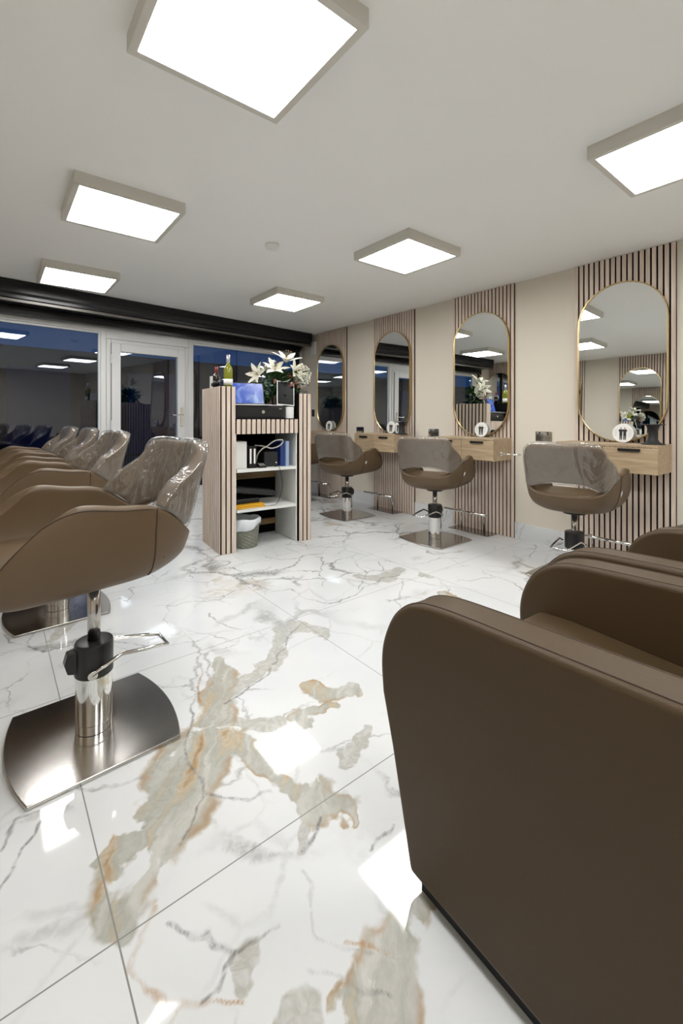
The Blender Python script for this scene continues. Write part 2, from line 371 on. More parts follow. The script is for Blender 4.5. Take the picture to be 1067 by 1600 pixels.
# ------------------------------------------------------------ room shell
XL, XR, YF, H = -1.05, 3.85, -3.0, 2.4
GB, GM = 5.45, .10                                   # glass line: y = GB + GM*x
gy = lambda x: GB+GM*x
GA = math.atan(GM)
import numpy as np
from mathutils import noise as mnoise
def floor_mesh():
    """a dense patch that carries the marbling pattern of the stone, plain stone around it"""
    x0, x1, y0, y1, st = -.35, 2.45, .30, 3.30, .006
    nx, ny = int((x1-x0)/st)+1, int((y1-y0)/st)+1
    xs, ys = np.linspace(x0, x1, nx), np.linspace(y0, y1, ny)
    X, Y = np.meshgrid(xs, ys); P = np.stack([X.ravel(), Y.ravel()], 1)
    def warp(amp, sc, seed, octv):
        o = np.zeros_like(P)
        for k in range(2):
            o[:, k] = [mnoise.fractal((p[0]*sc+seed+k*37, p[1]*sc, seed), .8, 2.1, octv) for p in P]
        return P+o*amp
    PW, PV = warp(.075, 3.2, 3.1, 5), warp(.035, 5.0, 8.3, 4)
    val = {k: np.zeros(len(P)) for k in 'pgvo'}
    for kind, wd, pts in VEINS:
        Q = PW if kind in 'pg' else PV
        for a, c in zip(pts[:-1], pts[1:]):
            wa = a[2] if len(a) > 2 else wd; wc = c[2] if len(c) > 2 else wd
            A = np.array(a[:2]); B = np.array(c[:2])-A
            h = np.clip(((Q-A)@B)/(B@B), 0, 1); d = np.linalg.norm(Q-A-h[:, None]*B, axis=1)
            val[kind] = np.maximum(val[kind], np.clip(1-d/(wa+h*(wc-wa)), 0, 1))
    b = MB(); b.v = [(float(p[0]), float(p[1]), 0.0) for p in P]
    b.f = [(j*nx+i, j*nx+i+1, (j+1)*nx+i+1, (j+1)*nx+i) for j in range(ny-1) for i in range(nx-1)]; b.m = [0]*len(b.f)
    X0, X1, Y0, Y1 = XL-.15, XR+.15, YF-.15, gy(XR)+.35
    for q in ((X0, x0, Y0, Y1), (x1, X1, Y0, Y1), (x0, x1, Y0, y0), (x0, x1, y1, Y1)):
        b.add([(q[0], q[2], 0), (q[1], q[2], 0), (q[1], q[3], 0), (q[0], q[3], 0)], [(0, 1, 2, 3)])
    b.add([(X0, Y0, -.1), (X1, Y0, -.1), (X1, Y1, -.1), (X0, Y1, -.1), (X0, Y0, 0), (X1, Y0, 0), (X1, Y1, 0), (X0, Y1, 0)], [(0, 3, 2, 1), (0, 1, 5, 4), (1, 2, 6, 5), (2, 3, 7, 6), (3, 0, 4, 7)])
    o = b.build('floor', M['floor'])
    at = o.data.color_attributes.new('marbling', 'FLOAT_COLOR', 'POINT')
    buf = np.zeros((len(b.v), 4), dtype=np.float32)
    for k, c in enumerate('pgvo'): buf[:len(P), k] = val[c]
    at.data.foreach_set('color', buf.ravel())
    return struct(o)
floor_mesh()
struct(MB().box(XL-.15, XR+.15, YF-.15, gy(XR)+.15, H, H+.1).build('ceiling', M['ceiling']))
struct(MB().box(XR, XR+.15, YF, gy(XR)+.1, 0, H).build('wall_right', M['wall']))
struct(MB().box(XL-.15, XL, YF, gy(XL)+.1, 0, H).build('wall_left', M['wall']))
struct(MB().box(XL-.15, XR+.15, YF-.15, YF, 0, H).build('wall_front', M['wall']))
STY = [1.303+1.2465*k for k in range(4)]             # station centres, right wall
b = MB()
edges = [YF]+sum([[y-.35, y+.35] for y in STY], [])+[gy(XR)-.05]
for a, c in zip(edges[0::2], edges[1::2]): b.box(XR-.01, XR, a+.001, c-.001, 0, .15)
struct(b.build('baseboard_right', M['marble'], bevel=.001))

def gpt(x, y, z):   # local glass-wall frame (x along the wall, y out) -> world
    return (x*cos(GA)-y*sin(GA), GB+x*sin(GA)+y*cos(GA), z)
GL = (0, GB, 0)
x_of = lambda X: X/cos(GA)
wl0, wl1 = x_of(-.60), x_of(XR)-.02
struct(MB().box(wl0, wl1, -.03, .06, 0, .15).build('baseboard_back', M['marble'], loc=GL, rz=GA))
b = MB().box(x_of(XL)+.01, wl0-.002, -.05, .12, 0, H); struct(b.build('wall_back_left', M['wall'], loc=GL, rz=GA))
struct(MB().box(wl0, wl1, -.02, .10, 2.21, H).build('wall_back', M['black_metal'], loc=GL, rz=GA))
def frame(b, x0, x1, z0, z1, wd, y0, y1, top=None, bot=None):
    top = top or wd; bot = bot or wd
    b.box(x0, x0+wd, y0, y1, z0, z1); b.box(x1-wd, x1, y0, y1, z0, z1)
    b.box(x0+wd, x1-wd, y0, y1, z1-top, z1); b.box(x0+wd, x1-wd, y0, y1, z0, z0+bot)
def window(i, x0, x1, top=.075):
    b = MB(); frame(b, x0, x1, .152, 2.21, .055, -.035, .035, top=top, bot=.07)
    frame(b, x0+.055, x1-.055, .222, 2.21-top, .022, -.022, .022)
    o = struct(b.build('window_%d' % i, M['upvc'], loc=GL, rz=GA, bevel=.004))
    b = MB().box(x0+.07, x1-.07, -.004, .004, .24, 2.21-top-.015); b.build('pane', M['glass'], o)
    return o
window(1, wl0, x_of(1.0), .11); w2 = window(2, x_of(1.96), wl1, .11)
struct(MB().box(x_of(1.0), x_of(1.96), -.035, .035, 2.03, 2.21).build('trim_1', M['upvc'], loc=GL, rz=GA, bevel=.004))
b = MB(); dx0, dx1 = x_of(1.0)+.002, x_of(1.96)-.002
frame(b, dx0, dx1, .02, 2.028, .045, -.04, .035, bot=.03)
frame(b, dx0+.05, dx1-.05, .055, 1.985, .095, -.06, .02, bot=.22)
d1 = struct(b.build('door_1', M['upvc'], loc=GL, rz=GA, bevel=.006))
MB().box(dx0+.13, dx1-.13, -.024, -.016, .26, 1.90).build('pane', M['glass'], d1)
hx = dx1-.10
b = MB().box(hx-.015, hx+.015, -.072, -.06, 1.02, 1.26); b.tube([(hx, -.06, 1.17), (hx, -.11, 1.17), (hx-.02, -.115, 1.17), (hx-.13, -.115, 1.165)], .009)
b.build('door_handle', M['chrome'], d1, bevel=.002)
for z in (.35, 1.05, 1.80):
    MB().lathe([(.011, -.05), (.011, .05)], 10, (dx0+.045, -.07, z)).build('hinge', M['upvc'], d1)
# roller shutter box, rail, side guide
SB, SM = 4.97, .12; SA = math.atan(SM)
sh = thing('roller_shutter', 'black roller shutter housing running under the ceiling above the glass front', 'shutter', (0, SB, 0), SA)
sx0, sx1 = -.55, 3.79
b = MB().prism([(0, 2.398), (0, 2.285), (.02, 2.265), (.02, 2.235), (.06, 2.225), (.30, 2.225), (.36, 2.25), (.40, 2.398)], 'X', sx0, sx1)
for z in (2.375, 2.345, 2.315): b.box(sx0, sx1, -.006, .001, z, z+.008)
b.build('housing', M['black_metal'], sh, bevel=.002)
MB().box(sx0, sx1, .021, .05, 2.20, 2.226).build('rail', M['rail'], sh, bevel=.002)
MB().box(sx0, sx1, .30, .40, 2.14, 2.224).build('bottom_slat', M['black_metal'], sh, bevel=.004)
b = MB(); b.box(sx1-.06, sx1+.0, .30, .36, .0, 2.14); b.build('side_guide', M['black_metal'], sh)
MB().box(sx0, sx0+.06, .30, .36, .0, 2.14).build('side_guide', M['black_metal'], sh)
b = MB().lathe([(.035, -.02), (.04, 0), (.035, .02)], 14, (sx1-.09, .22, 2.16), Matrix.Rotation(pi/2, 3, 'Y')); b.build('motor_bracket', M['black'], sh)

# ------------------------------------------------------------ ceiling lights
def panel_light():
    t = thing('ceiling_light', '', 'light', group='square ceiling light panels')
    s = .283; i = .256
    b = MB(); frame2 = [(-s, -s), (s, -s), (s, s), (-s, s)]; inn = [(-i, -i), (i, -i), (i, i), (-i, i)]
    z0, z1 = -.062, 0
    vs = [(x, y, z1) for x, y in frame2]+[(x, y, z0) for x, y in frame2]+[(x, y, z0) for x, y in inn]+[(x, y, z0+.004) for x, y in inn]
    fs = [(3, 2, 1, 0)]+[(j, (j+1) % 4, 4+(j+1) % 4, 4+j) for j in range(4)]+[(4+j, 4+(j+1) % 4, 8+(j+1) % 4, 8+j) for j in range(4)]+[(8+j, 8+(j+1) % 4, 12+(j+1) % 4, 12+j) for j in range(4)]
    b.add(vs, fs); b.build('frame', M['white_metal'], t)
    MB().box(-i, i, -i, i, z0+.004, z0+.012).build('diffuser', M['diffuser'], t)
    return t
LP = [(.63, 1.29, 'large square ceiling light at the top left of the view, nearest to the viewer'),
      (2.46, .60, 'square ceiling light cut by the right edge of the view'),
      (2.45, 2.28, 'square ceiling light in front of the two middle oval mirrors'),
      (.61, 2.88, 'square ceiling light above the row of left chairs, second from the glass front'),
      (.59, 4.48, 'square ceiling light touching the black shutter housing on the left'),
      (2.43, 3.97, 'small square ceiling light above the slatted reception unit'),
      (.63, -.32, 'square ceiling light behind the viewer on the left'),
      (2.46, -1.1, 'square ceiling light behind the viewer on the right'),
      (.63, -1.95, 'square ceiling light at the back of the room')]
l0 = panel_light()
for k, (x, y, lb) in enumerate(LP):
    o = l0 if k == 0 else copy_tree(l0); o.location = (x, y, H); o['label'] = lb
b = MB().lathe([(.052, 0), (.052, -.012), (.045, -.03), (.03, -.036), (.001, -.037)][::-1], 24)
tag(b.build('smoke_detector', M['white'], loc=(1.6, 2.82, H), smooth=True), 'small round white smoke detector on the ceiling', 'smoke detector')
tag(MB().box(3.815, 3.849, 5.44, 5.53, 2.09, 2.29).build('sensor_box', M['white'], bevel=.005), 'white plastic box high on the wall in the far corner', 'box')

# ------------------------------------------------------------ stations
PW, PT, PITCH = .35, .022, .0401
def oval(hw, hz, n=20):
    pts = []
    for i in range(n+1): a = pi*i/n; pts.append((hw*cos(a), hz-hw+hw*sin(a)))
    for i in range(n+1): a = pi+pi*i/n; pts.append((hw*cos(a), -(hz-hw)+hw*sin(a)))
    return pts
def station_panel():
    b = MB().mat(1).box(-.014, 0, -PW, PW, .002, H-.002); b.mat(0)
    n = 18; g = .0125; sw = (2*PW-(n-1)*g-.004)/n
    for i in range(n):
        y = -PW+.002+i*(sw+g); b.box(-PT, -.0142, y, y+sw, .002, H-.002)
    return b.build('slat_panel', [M['slat'], M['felt']])
def station_mirror():
    t = thing('wall_mirror', '', 'mirror', group='oval gold framed mirrors')
    hw, hz = .31, .62
    o, i = oval(hw, hz), oval(hw-.008, hz-.008)
    k = len(o); b = MB(); xb, xf = 0, -.028
    vs = [(xb, y, z+hz) for y, z in o]+[(xf, y, z+hz) for y, z in o]+[(xf, y, z+hz) for y, z in i]+[(xf+.008, y, z+hz) for y, z in i]
    fs = [(j, (j+1) % k, k+(j+1) % k, k+j) for j in range(k)]+[(k+j, k+(j+1) % k, 2*k+(j+1) % k, 2*k+j) for j in range(k)]+[(2*k+j, 2*k+(j+1) % k, 3*k+(j+1) % k, 3*k+j) for j in range(k)]
    fs.append(list(range(k)))
    b.add(vs, fs); b.build('frame', M['gold'], t)
    MB().prism([(y, z+hz) for y, z in i], 'X', xf+.008, xf+.012).build('mirror_glass', M['mirror'], t)
    return t
def station_ledge():
    t = thing('drawer_ledge', '', 'shelf', group='wall hung oak drawer ledges')
    y0, y1, d = -.345, .345, .30
    b = MB().box(-d, 0, y0, y1, .185, .203); b.box(-d+.018, 0, y0, y0+.018, 0, .185); b.box(-d+.018, 0, y1-.018, y1, 0, .185)
    b.box(-d+.018, 0, y0+.018, y1-.018, 0, .016); b.build('body', M['oak'], t, bevel=.001)
    for s in (-1, 1):
        a, c = (y0+.001, -.002) if s < 0 else (.002, y1-.001)
        dr = MB().box(-d, -d+.017, a, c, .0, .182).build('drawer', M['oak'], t, bevel=.001)
        m = (a+c)/2
        b = MB().box(-d-.012, -d, m-.07, m+.07, .172, .1745); b.box(-d-.012, -d-.010, m-.07, m+.07, .156, .1745); b.build('handle', M['black'], dr)
    return t
def footrest():
    t = thing('floor_footrest', '', 'footrest', group='floor footrests under the ledges')
    MB().box(-.19, -.012, -.23, .23, 0, .008).build('base_plate', M['steel'], t, bevel=.002)
    b = MB(); b.tube([(-.23, -.24, .21), (-.23, .24, .21)], .012, 12); b.build('bar', M['chrome'], t, smooth=True)
    for s in (-.13, .13):
        b = MB(); b.tube([(-.10, s, .006), (-.10, s, .16), (-.12, s, .195), (-.225, s, .21)], .009, 8); b.build('post', M['steel'], t, smooth=True)
    return t
def socket():
    t = thing('wall_socket', '', 'socket', group='chrome double sockets')
    MB().box(-.008, 0, -.075, .075, -.045, .045).build('plate', M['chrome'], t, bevel=.003)
    for s in (-1, 1):
        o = s*.037; b = MB()
        b.box(-.0095, -.008, o-.004, o+.004, .006, .020)
        for k in (-1, 1): b.box(-.0095, -.008, o+k*.012-.005, o+k*.012+.005, -.014, -.008)
        b.box(-.013, -.008, o-.006, o+.006, .026, .038)
        b.build('outlet', M['black'], t)
    return t
def disc():
    t = thing('round_sign', '', 'sign', group='round white picture signs')
    tl = Matrix.Rotation(pi/2, 3, 'Y')
    MB().lathe([(.0005, -.004), (.072, -.004), (.073, 0), (.072, .004), (.0005, .004)], 36, (0, 0, .073), tl).build('plate', M['paper'], t)
    b = MB()
    for s in (-1, 1):
        y = s*.013; x = -.0052
        def q(pts): b.prism([(y+p[0], .073+p[1]) for p in pts], 'X', x, x+.001)
        q([(-.008, .028), (.008, .028), (.010, .0), (.008, -.052), (.002, -.052), (0, -.01), (-.002, -.052), (-.008, -.052), (-.010, .0)])
        q([(-.016*1, .026), (-.008, .028), (-.007, .018), (-.014, .006)]); q([(.016, .026), (.008, .028), (.007, .018), (.014, .006)])
        b.mat(1); b.prism([(y+.006*cos(a*pi/5), .073+.036+.007*sin(a*pi/5)) for a in range(10)], 'X', x, x+.001); b.mat(0)
    b.build('figures', [M['black_soft'], M['oak']], t)
    for s in (-1, 1):
        b = MB()
        for k in range(5): b.box(-.0048, -.0042, s*.048-.010, s*.048+.010, .073-.02+k*.011, .073-.018+k*.011)
        b.build('small_print', M['cable'], t)
    return t
def stand():
    t = thing('display_stand', '', 'stand')
    MB().lathe([(.001, 0), (.072, 0), (.072, .006), (.045, .012), (.032, .03), (.026, .06), (.030, .10), (.040, .13), (.046, .136), (.001, .136)], 28).build('pedestal', M['black_soft'], t, smooth=True)
    MB().lathe([(.001, .1365), (.072, .1365), (.073, .140), (.072, .1435), (.001, .1435)], 28).build('top_plate', M['black_soft'], t, smooth=True)
    return t

names = ['nearest', 'second', 'third', 'farthest']
pos_r = ['at the right edge of the view', 'behind the middle right chair', 'behind the chair beside the slatted reception unit', 'in the far corner beside the glass front']
P0, Q0, L0, F0, K0, D0 = station_panel(), station_mirror(), station_ledge(), footrest(), socket(), disc()
first = dict(P=True, Q=True, L=True, F=True, K=True, D=True)
def use(o, key):
    if first[key]: first[key] = False; return o
    return copy_tree(o)
TILT = [1.2, .5, .4, .4]; YAW = [R(.5), R(1.1), 0, 0]
for k, y in enumerate(STY):
    o = use(P0, 'P'); o.location = (XR, y, 0)
    tag(o, ['tall pale oak slat wall panel at the right edge, nearest the viewer', 'tall pale oak slat wall panel behind the middle right chair', 'pale oak slat wall panel behind the chair beside the reception unit', 'farthest pale oak slat wall panel, in the far right corner'][k], 'wall panel', 'slatted wall panels on the right wall')
    o = use(Q0, 'Q'); tl = R(TILT[k]); o.location = (XR-PT-.003-1.24*sin(tl)-.31*abs(sin(YAW[k])), y-.005, .944)
    o.rotation_euler = (0, tl, YAW[k])
    tag(o, ['tall oval gold framed mirror nearest the viewer, at the right edge', 'tall oval gold framed mirror behind the middle right chair', 'oval gold framed mirror behind the chair beside the reception unit', 'farthest oval gold framed mirror, in the far right corner'][k], 'mirror', 'oval gold framed mirrors')
    o = use(L0, 'L'); o.location = (XR-PT-.001, y+.02, .738)
    tag(o, 'floating oak ledge with two drawers below the %s mirror of the right wall' % names[k], 'shelf', 'wall hung oak drawer ledges')
    o = use(F0, 'F'); o.location = (XR, y+.05, .0005)
    tag(o, 'steel floor footrest with a bar below the %s drawer ledge on the right wall' % names[k], 'footrest', 'floor footrests under the ledges')
    o = use(K0, 'K'); o.location = (XR-.0005, y+.62, .965)
    tag(o, ['chrome double socket left of the nearest right panel, above the chair back', 'chrome double socket between the two middle right mirrors', 'chrome double socket on the wall left of the third right mirror', 'chrome double socket in the far corner behind the reception unit'][k], 'socket', 'chrome double sockets')
    o = use(D0, 'D'); o.location = (XR-PT-.055-(.03 if k == 0 else .012), y-.04, .942); o.rotation_euler = (0, R(4), 0)
    tag(o, 'round white sign with two figures leaning at the foot of the %s right mirror' % names[k], 'sign', 'round white picture signs')
o = copy_tree(D0); o.location = (XR-PT-.052, STY[2]-.15, .942); o.rotation_euler = (0, R(4), 0); tag(o, 'second round white sign tucked behind the first at the third right mirror', 'sign', 'round white picture signs')
s0 = stand(); s0.location = (XR-.19, 1.045, .942); s0['label'] = 'black pedestal display stand on the nearest right drawer ledge'
s1 = copy_tree(s0); s1.location = (XR-.17, 3.50, .942); s1['label'] = 'small black pedestal stand on the third right ledge beside two round signs'
# wire holder on the side of the second ledge
b = MB(); b.box(3.64, 3.68, 2.219, 2.2236, .78, .82); b.tube([(3.66, 2.22, .80), (3.66, 2.13, .80)], .006); b.tube([(3.66+.045*cos(a*pi/8), 2.085+.045*sin(a*pi/8), .80) for a in range(16)], .005, 6, True)
tag(b.build('dryer_holder', M['chrome'], smooth=True), 'chrome ring holder on the side of the second right drawer ledge', 'holder')
tag(MB().box(XR-.009, XR, 5.47, 5.55, 1.15, 1.26).build('light_switch', M['chrome'], bevel=.002), 'small metal light switch in the far corner of the right wall', 'switch')

# left wall stations (seen in the mirrors)
LSY = STY
for k, y in enumerate(LSY):
    nm = ['nearest', 'second', 'third', 'farthest'][k]
    o = copy_tree(P0); o.location = (XL, y, 0); o.rotation_euler.z = pi; o['label'] = '%s pale oak slat panel on the left wall, seen only in mirrors' % nm; o['group'] = 'slatted wall panels on the left wall'
    o = copy_tree(Q0); o.location = (XL+PT+.010, y, .944); o.rotation_euler = (0, R(.4), pi); o['label'] = '%s oval gold mirror on the left wall, seen only as a reflection' % nm; o['group'] = 'mirrors on the left wall'
    o = copy_tree(L0); o.location = (XL+PT+.001, y, .738); o.rotation_euler.z = pi; o['label'] = '%s oak drawer ledge on the left wall, seen only as a reflection' % nm; o['group'] = 'ledges on the left wall'
struct(MB().box(XL, XL+.01, YF, gy(XL)-.05, 0, .15).build('baseboard_left', M['marble']))

# ------------------------------------------------------------ styling chairs (front is +y)
SC = [  # from back centre to arm front: (bottom, low hull, hull, shell, rim)
 [(0, -.10, .478), (0, -.205, .495), (0, -.270, .540), (0, -.290, .582), (0, -.297, .614)],
 [(.05, -.10, .478), (.105, -.195, .495), (.13, -.258, .540), (.137, -.278, .582), (.140, -.287, .618)],
 [(.09, -.07, .478), (.175, -.150, .500), (.214, -.212, .548), (.230, -.232, .60), (.238, -.244, .652)],
 [(.11, -.02, .478), (.220, -.085, .503), (.272, -.105, .565), (.292, -.115, .665), (.297, -.118, .752)],
 [(.12, .04, .478), (.235, .03, .505), (.288, .02, .578), (.306, .02, .68), (.308, .01, .772)],
 [(.12, .11, .478), (.238, .15, .503), (.290, .16, .575), (.308, .14, .68), (.308, .11, .790)],
 [(.12, .16, .478), (.235, .26, .503), (.285, .305, .575), (.302, .245, .68), (.302, .168, .775)],
 [(.12, .18, .480), (.230, .30, .507), (.276, .352, .580), (.293, .295, .67), (.293, .215, .745)],
]
BC = [
 [(0, -.300, .694), (0, -.330, .83), (0, -.362, .948)],
 [(.125, -.292, .688), (.13, -.325, .83), (.13, -.358, .952)],
 [(.232, -.244, .652), (.230, -.285, .80), (.228, -.325, .940)],
 [(.270, -.182, .708), (.266, -.222, .79), (.260, -.266, .872)],
 [(.297, -.120, .752), (.292, -.142, .782), (.286, -.172, .812)],
]
def mirror_cols(cols): return [[(-x, y, z) for x, y, z in c] for c in cols[:0:-1]]+cols
def cubic(P, t):
    """Catmull-Rom through the points P at parameter t (0..len-1)"""
    k = len(P); i = min(int(t), k-2); f = t-i
    a, b, c, d = (P[max(i-1, 0)], P[i], P[i+1], P[min(i+2, k-1)])
    return .5*((2*b)+(c-a)*f+(2*a-5*b+4*c-d)*f*f+(3*b-a-3*c+d)*f**3)
def surf(cols, u, v):
    return cubic([cubic([Vector(p) for p in c], v) for c in cols], u)
def grid_mesh(cols, name, m, parent, thick, nu=3, nv=3, off=1.0):
    b = MB(); U = (len(cols)-1)*nu; V = (len(cols[0])-1)*nv
    b.add([surf(cols, i/nu, j/nv) for i in range(U+1) for j in range(V+1)],
          [(i*(V+1)+j, (i+1)*(V+1)+j, (i+1)*(V+1)+j+1, i*(V+1)+j+1) for i in range(U) for j in range(V)])
    o = b.build(name, m, parent, smooth=True, solid=(thick, off))
    d = o.modifiers.new('u', 'SUBSURF'); d.levels = 2; d.render_levels = 2
    return o
def styling_chair():
    t = thing('styling_chair', '', 'chair', group='taupe salon chairs')
    cols = mirror_cols(SC)
    shell = grid_mesh(cols, 'seat_shell', M['leather'], t, .046, off=-1)
    # underside
    b = MB(); und = [(.125, -.02), (.125, .18), (.10, .22), (-.10, .22), (-.125, .18), (-.125, -.02), (-.09, -.09), (.0, -.125), (.09, -.09)]
    b.prism(und, 'Z', .474, .50); b.build('seat_base', M['black'], t, bevel=.004)
    # seat cushion: flat slab with a rolled front lip
    b = MB(); cs = []
    for x in (-.262, -.20, 0, .20, .262):
        e = abs(x) > .25; k = abs(x) > .1
        cs.append([(x*.85, -.19+(.06 if e else 0), .53), (x*1.0, -.235+(.09 if e else .03 if k else 0), .57), (x, -.20+(.07 if e else .02 if k else 0), .602), (x, .0, .597), (x, .20, .603),
                   (x, .325-(.015 if e else 0), .595), (x, .352-(.02 if e else 0), .562), (x*.88, .30, .527), (x*.6, .18, .50), (x*.6, 0, .50)])
    n = 10; b.add([p for c in cs for p in c], [(i*n+j, i*n+(j+1) % n, (i+1)*n+(j+1) % n, (i+1)*n+j) for i in range(4) for j in range(n)]+[list(range(n)), list(range(4*n, 5*n))[::-1]])
    b.build('seat_cushion', M['leather'], t, smooth=True, sub=2)
    back = grid_mesh(mirror_cols(BC), 'backrest', M['leather'], t, .044, off=-1)
    cc = [[(x*1.012, y-.004 if k < 4 else y-.002, z) for x, y, z in c] for k, c in enumerate(BC)]
    ext = []
    for c in cc:   # the wrap reaches a little past the top and bottom edges
        a, m_, z = Vector(c[0]), Vector(c[1]), Vector(c[2])
        lo, hi = a+(a-m_).normalized()*.008, z+(z-m_).normalized()*.008
        ext.append([tuple(lo), tuple((lo+m_)/2+Vector((0, -.0005, 0))), tuple(m_), tuple((hi+m_)/2), tuple(hi)])
    cov = grid_mesh(mirror_cols(ext), 'plastic_cover', M['cover'], back, .058, off=-1)
    tx = bpy.data.textures.get('wrinkle') or bpy.data.textures.new('wrinkle', 'CLOUDS'); tx.noise_scale = .09
    d = cov.modifiers.new('w', 'DISPLACE'); d.texture = tx; d.strength = .012; d.mid_level = .35
    # stitched seams over the shell sides
    n_ = len(cols)
    def on(uv):   # a stitched line lying on the shell
        pts = []
        for (u0, v0), (u1, v1) in zip(uv[:-1], uv[1:]):
            for q in range(8): pts.append(surf(cols, u0+(u1-u0)*q/8, v0+(v1-v0)*q/8))
        pts.append(surf(cols, *uv[-1])); return pts
    for s in (-1, 1):
        g = lambda u: (n_-1)/2+s*u
        MB().tube(on([(g(3.1), 3.9), (g(3.1), 3.0), (g(3.0), 2.0), (g(2.9), 1.2)]), .0017, 6).build('seam', M['seam'], shell, smooth=True)
        MB().tube(on([(g(3.2), 3.80), (g(5.0), 3.80), (g(6.0), 3.78), (g(6.62), 3.7), (g(6.72), 3.2), (g(6.76), 2.2), (g(6.76), 1.3)]), .0017, 6).build('seam', M['seam'], shell, smooth=True)
    b = MB().lathe([(.021, .20), (.021, .476)], 24); b.build('post', M['steel'], t, smooth=True)
    MB().lathe([(.075, .455), (.075, .476)], 24).build('swivel_plate', M['black'], t, bevel=.003)
    MB().lathe([(.050, .012), (.058, .014), (.058, .045), (.060, .047), (.060, .210), (.050, .212)], 32).build('cylinder', M['chrome'], t, smooth=False, bevel=.001)
    col = MB().lathe([(.050, .211), (.063, .212), (.063, .318), (.060, .326), (.050, .328)], 32).build('collar', M['black'], t, smooth=False, bevel=.002)
    b = MB().prism([(.05, .225), (.085, .235), (.095, .27), (.085, .305), (.05, .31)], 'X', -.02, .02); b.build('brake_lever', M['black'], col, bevel=.004)
    b = MB(); r = .0068
    loop = [(.072, .02, .235), (.074, -.035, .262), (.072, -.075, .278), (.062, -.17, .262), (.052, -.245, .248), (-.052, -.245, .248), (-.062, -.17, .262), (-.072, -.075, .278), (-.074, -.035, .262), (-.072, .02, .235)]
    b.tube(loop, r, 10)
    b.build('foot_pedal', M['chrome'], t, smooth=True)
    for s in (-1, 1): MB().lathe([(.016, -.007), (.016, .007)], 14, (s*.070, .018, .233), Matrix.Rotation(pi/2, 3, 'Y')).build('pivot', M['chrome'], col, bevel=.002)
    # base plate: straight sides, bowed front and rear
    pts = []
    for i in range(13): u = -1+2*i/12; pts.append((.25*u, .222+.04*(1-u*u)))
    for i in range(13): u = 1-2*i/12; pts.append((.25*u, -.222-.04*(1-u*u)))
    MB().prism(pts, 'Z', .0005, .013).build('base_plate', M['steel'], t, bevel=.004, seg=3)
    return t
ch0 = styling_chair()
CH = [(3.22, 1.39, -80, 0, 'taupe styling chair with wrapped back in front of the nearest right mirror'),
      (3.22, 2.64, -70, 0, 'taupe styling chair with wrapped back in front of the second right mirror'),
      (3.22, 3.93, -72, 0, 'taupe styling chair with wrapped back just right of the slatted reception unit'),
      (3.24, 5.12, -80, 0, 'taupe styling chair mostly hidden behind the slatted reception unit'),
      (.288, 1.80, 97, .08, 'large foreground taupe styling chair at the left edge with steel base plate'),
      (.30, 3.05, 94, .08, 'taupe styling chair right behind the large foreground chair on the left'),
      (.30, 4.02, 90, .08, 'third taupe styling chair from the viewer in the left row'),
      (.27, 4.90, 92, .08, 'farthest taupe styling chair of the left row by the glass front')]
LOWER = ('base_plate', 'cylinder', 'collar', 'foot_pedal')
chairs = []
for k, (x, y, a, up, lb) in enumerate(CH):
    o = ch0 if k == 0 else copy_tree(ch0)
    chairs.append(o); o.location = (x, y, 0); o.rotation_euler.z = R(a); o['label'] = lb
for o, c in zip(chairs, CH):
    if c[3]:
        for ch in o.children:
            kind = ch.name.split('.')[0]
            if kind == 'post': ch.scale.z = 1.0; ch.location.z = c[3]
            elif kind not in LOWER: ch.location.z = c[3]
        th = R(c[2])   # plate and pump stay square with the room while the seat swivels
    for ch in o.children:
        if ch.name.split('.')[0] in LOWER:
            sq = R(-90) if c[0] > 2 else R(92)
            ch.rotation_euler.z = sq-R(c[2])
# white tags on the right flank of the right chairs
for k in (0, 1, 2, 3):
    sh_ = [c for c in chairs[k].children if c.name.startswith('seat_shell')][0]
    b = MB().box(-.0015, .0015, -.016, .016, -.012, .012)
    tg = b.build('care_tag', M['paper'], sh_); tg.location = (.296, -.07, .635); tg.rotation_euler = (R(35), R(8), 0); tg['label'] = 'small white tag on the chair flank'

